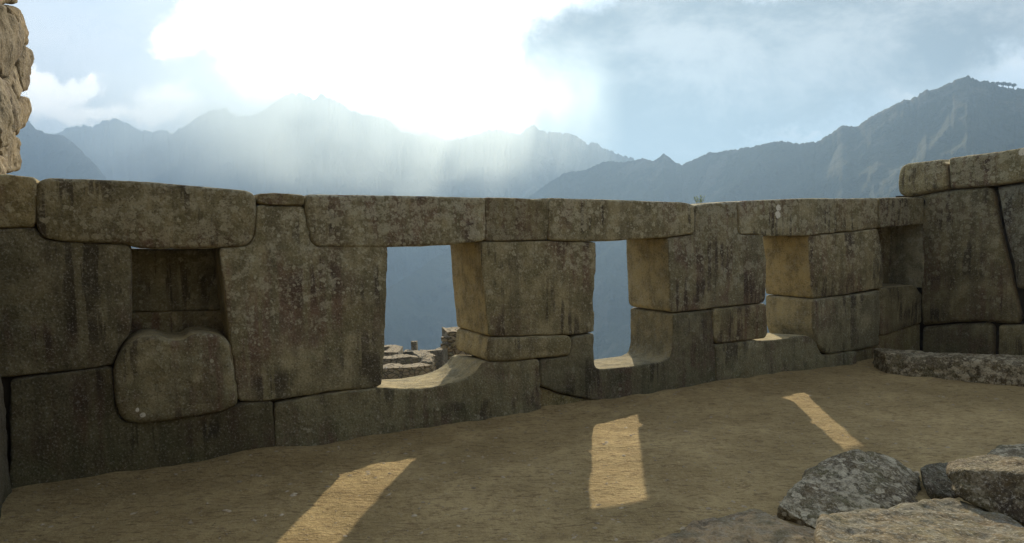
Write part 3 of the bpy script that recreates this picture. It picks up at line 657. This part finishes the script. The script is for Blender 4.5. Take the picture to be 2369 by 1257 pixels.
# ------------------------------------------------------------------ mountains
def mount_mat(name, rock_amt=.5, s=1.0):
    m, t, b = principled(name); b.inputs['Specular IOR Level'].default_value = .05
    P = t.node('ShaderNodeTexCoord').outputs['Object']
    a = t.noise(P, .012 * s, 8, .68); st = t.noise(t.scale(P, 1, 1, .3), .011 * s, 6, .6); f = t.noise(P, .06 * s, 5, .7)
    col = t.mix(t.ss(a, .35, .65), (.038, .048, .024), (.062, .068, .032))
    col = t.mix(t.m('MULTIPLY', t.ss(st, .57, .66), rock_amt), col, (.30, .27, .22))
    col = t.mix(t.ss(f, .55, .75), col, (.02, .028, .012))
    t.l.new(col, b.inputs['Base Color']); bump(t, b, t.m('ADD', a, f), 1.0, 12 / s)
    return m
def mountain(name, ridge, mat, zlow=-600, front_slope=.85, ncol=420, nrow=70, seed=1, jag=1.0, gully=60):
    R_ = np.array([list(px_uv(x, y)) + [D_] for x, y, D_ in ridge])
    xs = np.linspace(0, 1, ncol); cum = np.concatenate([[0], np.cumsum(np.abs(np.diff(R_[:, 0])) + 1e-4)]); cum /= cum[-1]
    u = np.interp(xs, cum, R_[:, 0]); v = np.interp(xs, cum, R_[:, 1]); Dd = np.interp(xs, cum, R_[:, 2])
    kk = np.hanning(61); kk /= kk.sum(); Dd = np.convolve(np.pad(Dd, 30, 'edge'), kk, 'valid')
    sc = Dd.mean() / 1680.0
    j = np.stack([u * 60, np.zeros(ncol), np.zeros(ncol)], 1)
    rz = EYE[2] + v * Dd + jag * sc * (2.0 * fbm(j, 4, seed, .6) + 1.3 * (1 - 2 * np.abs(fbm(j * 3, 4, seed + 7, .6))) + 0.8 * fbm(j * 14, 3, seed + 9, .7))
    rx = u * Dd; ry = Dd
    V = []
    H = rz - zlow
    back = 10
    dirl = np.hypot(rx, ry); dx, dy = rx / dirl, ry / dirl
    for r in range(-back, nrow):
        f = r / (nrow - 1) if r >= 0 else r / back
        if r >= 0:
            drop = H * (f ** 1.08); hd = drop / front_slope * (1 + .25 * f)
            X = rx - dx * hd; Y = ry - dy * hd; Z = rz - drop
            am = gully * smooth(np.full(ncol, f), 0, .25)
            Pn = np.stack([X, Y, Z * .35], 1) / (9.0 * gully / 2)
            nn = (1 - 2 * np.abs(fbm(Pn, 5, seed + 3, .55))) * am
            X = X - dx * nn; Y = Y - dy * nn; Z = Z + nn * .35
        else:
            drop = -f * H; X = rx + dx * drop / front_slope; Y = ry + dy * drop / front_slope; Z = rz - drop
        V.append(np.stack([X, Y, Z], 1))
    V = np.concatenate(V)
    nr = back + nrow
    ii, jj = np.meshgrid(np.arange(ncol - 1), np.arange(nr - 1)); k0 = (jj * ncol + ii).ravel()
    fc = np.stack([k0, k0 + ncol, k0 + ncol + 1, k0 + 1], 1)
    o = mesh_obj(name, V, fc, mat); tag(o, kind='structure'); return o
MM1 = mount_mat('forested_slope', .2); MM2 = mount_mat('far_slope', .4, .4)
mountain('mountain', [(-900, 560, 1848), (-300, 420, 1804), (-60, 300, 1760), (20, 262, 1760), (65, 278, 1760), (82, 298, 1760), (125, 312, 1760), (150, 314, 1737), (175, 335, 1716), (205, 365, 1672), (260, 430, 1628), (340, 500, 1540), (500, 600, 1452)], MM2, seed=3, zlow=-640, gully=50)
mountain('mountain', [(-300, 340, 2789), (60, 330, 2721), (130, 310, 2721), (150, 298, 2721), (210, 290, 2721), (232, 282, 2721), (272, 273, 2721), (300, 288, 2721), (330, 304, 2653), (400, 309, 2551), (425, 290, 2483), (455, 268, 2449), (490, 255, 2449), (520, 252, 2449), (545, 270, 2415), (585, 266, 2381), (620, 244, 2347), (660, 222, 2313), (690, 215, 2313), (725, 226, 2313), (742, 219, 2313), (760, 232, 2278), (785, 234, 2278),
          (812, 258, 2278), (838, 270, 2245), (865, 268, 2211), (892, 280, 2211), (930, 300, 2176), (965, 312, 2176), (990, 306, 2143), (1020, 318, 2143), (1070, 328, 2109), (1095, 312, 2074), (1130, 298, 2041), (1165, 304, 2041), (1200, 310, 2041), (1235, 296, 2041), (1262, 313, 2007), (1295, 300, 1950), (1330, 316, 1972), (1370, 334, 1972), (1420, 352, 1938), (1500, 380, 1905), (1650, 440, 1870), (1900, 520, 1836)], MM2, seed=5, zlow=-640, gully=70, ncol=900, nrow=90, jag=2.2)
mountain('mountain', [(700, 900, 922), (850, 700, 1168), (1000, 600, 1414), (1120, 520, 1476), (1225, 455, 1476), (1262, 428, 1444), (1300, 402, 1414), (1350, 396, 1383), (1395, 374, 1353), (1450, 373, 1321), (1485, 367, 1321), (1512, 372, 1291), (1535, 355, 1291), (1552, 366, 1291), (1575, 384, 1291), (1605, 372, 1260), (1640, 352, 1230), (1700, 347, 1198), (1745, 340, 1168), (1800, 328, 1137), (1850, 329, 1107), (1888, 331, 1094), (1920, 308, 1075), (1950, 292, 1045), (1985, 289, 1033),
          (2030, 262, 1014), (2080, 240, 983), (2140, 212, 959), (2190, 194, 934), (2240, 178, 922), (2280, 192, 910), (2330, 203, 891), (2369, 204, 879), (2450, 215, 861), (2700, 180, 799), (3400, 150, 799)], MM1, seed=9, zlow=-500, gully=38, ncol=900, nrow=110, jag=1.3)

# ridge trees on the right summit
mt, t, b = principled('ridge_leaf'); b.inputs['Base Color'].default_value = (.04, .055, .02, 1)
mk, t, b = principled('ridge_bark'); b.inputs['Base Color'].default_value = (.06, .045, .03, 1)
TL = ['leftmost small tree of the clump right of the highest right peak', 'second tree from the left in the summit clump', 'middle and tallest tree in the summit clump', 'fourth tree from the left in the summit clump', 'rightmost small tree of the summit clump at the right edge']
for k_, (x_, y_, hpx) in enumerate([(2296, 199, 9), (2308, 201, 11), (2321, 203, 13), (2333, 204, 12), (2345, 205, 11)]):
    p = at(x_, y_, 894); sc = 894 / 1680; tr = empty('ridge_tree', p); tag(tr, TL[k_], 'tree', 'trees on the right summit')
    hh = hpx * sc; V, Fc = [], []
    for zz, rr_ in ((-4, .5), (hh * .5, .35), (hh * .8, .15)):
        for q_ in range(6): V.append((rr_ * math.cos(q_ * 1.047), rr_ * math.sin(q_ * 1.047), zz))
    for lv in (0, 6):
        for q_ in range(6): Fc.append((lv + q_, lv + (q_ + 1) % 6, lv + 6 + (q_ + 1) % 6, lv + 6 + q_))
    mesh_obj('trunk', V, Fc, mk, tr)
    V, Fc = [], []
    for q_ in range(260):
        d = np.random.default_rng(k_ * 1000 + q_).normal(size=3); d /= np.linalg.norm(d); r_ = random.random() ** .4
        c1 = np.array([d[0] * hh * .55, d[1] * hh * .55, hh * .68 + d[2] * hh * .30]) * np.array([r_, r_, 1 if r_ > .5 else .9])
        e1 = np.random.default_rng(q_ + 7).normal(size=3); e1 /= np.linalg.norm(e1); e2 = np.cross(e1, d); i = len(V); s_ = random.uniform(.35, .9)
        V += [c1 - e1 * s_, c1 + e2 * s_, c1 + e1 * s_, c1 - e2 * s_]; Fc.append((i, i + 1, i + 2, i + 3))
    mesh_obj('crown', V, Fc, mt, tr, False)

# ------------------------------------------------------------------ haze
v, f = box(None, (-7500, -900, -1000), (7500, 5200, 500), None, None)
mh = bpy.data.materials.new('haze'); mh.use_nodes = True; t = NT(mh.node_tree); t.n.clear()
pv = t.node('ShaderNodeVolumePrincipled'); pv.inputs['Color'].default_value = (.25, .385, .585, 1); pv.inputs['Density'].default_value = 0.00051; pv.inputs['Anisotropy'].default_value = .45
om = t.node('ShaderNodeOutputMaterial'); t.l.new(pv.outputs[0], om.inputs['Volume'])
hz = mesh_obj('haze', v, f, mh, smooth=False); tag(hz, kind='stuff')

# a bank of sunlit mist hanging before the far range, its light shafts put into the density as streaks along the sun's direction
v, f = box(None, (-1500, 1450, -160), (230, 1760, 430), None, None)
mm = bpy.data.materials.new('sunlit_mist'); mm.use_nodes = True; t = NT(mm.node_tree); t.n.clear()
P = t.node('ShaderNodeTexCoord').outputs['Object']
e1 = Vector((0, 0, 1)).cross(SUNV).normalized(); e2 = SUNV.cross(e1).normalized()
a_ = t.vm('DOT_PRODUCT', P, tuple(e1)); b_ = t.vm('DOT_PRODUCT', P, tuple(e2))
shaft_streaks = t.ss(t.noise(t.comb(a_, t.m('MULTIPLY', b_, .4), 0.0), .0065, 3, .55), .38, .66)
px_, py_, pz_ = t.sep(P)[0:3]
gx_ = t.m('DIVIDE', t.m('ADD', px_, 400.0), 390.0); gxx = t.m('EXPONENT', t.m('MULTIPLY', t.m('MULTIPLY', gx_, gx_), -1.0))
zz_ = t.m('MULTIPLY', t.m('MULTIPLY_ADD', t.ss(pz_, 40, 230), .8, t.m('MULTIPLY', t.ss(pz_, -120, 60), .2)), t.ss(pz_, 425, 250))
puffn = t.ss(t.noise(P, .006, 4, .6), .3, .75)
den = t.m('MULTIPLY', t.m('MULTIPLY', gxx, zz_), t.m('MULTIPLY_ADD', shaft_streaks, .0042, t.m('MULTIPLY', puffn, .0052)))
pv = t.node('ShaderNodeVolumePrincipled'); pv.inputs['Color'].default_value = (.82, .93, 1.0, 1); pv.inputs['Anisotropy'].default_value = .72
t.l.new(den, pv.inputs['Density'])
om = t.node('ShaderNodeOutputMaterial'); t.l.new(pv.outputs[0], om.inputs['Volume'])
mist = mesh_obj('mist', v, f, mm, smooth=False); tag(mist, kind='stuff')
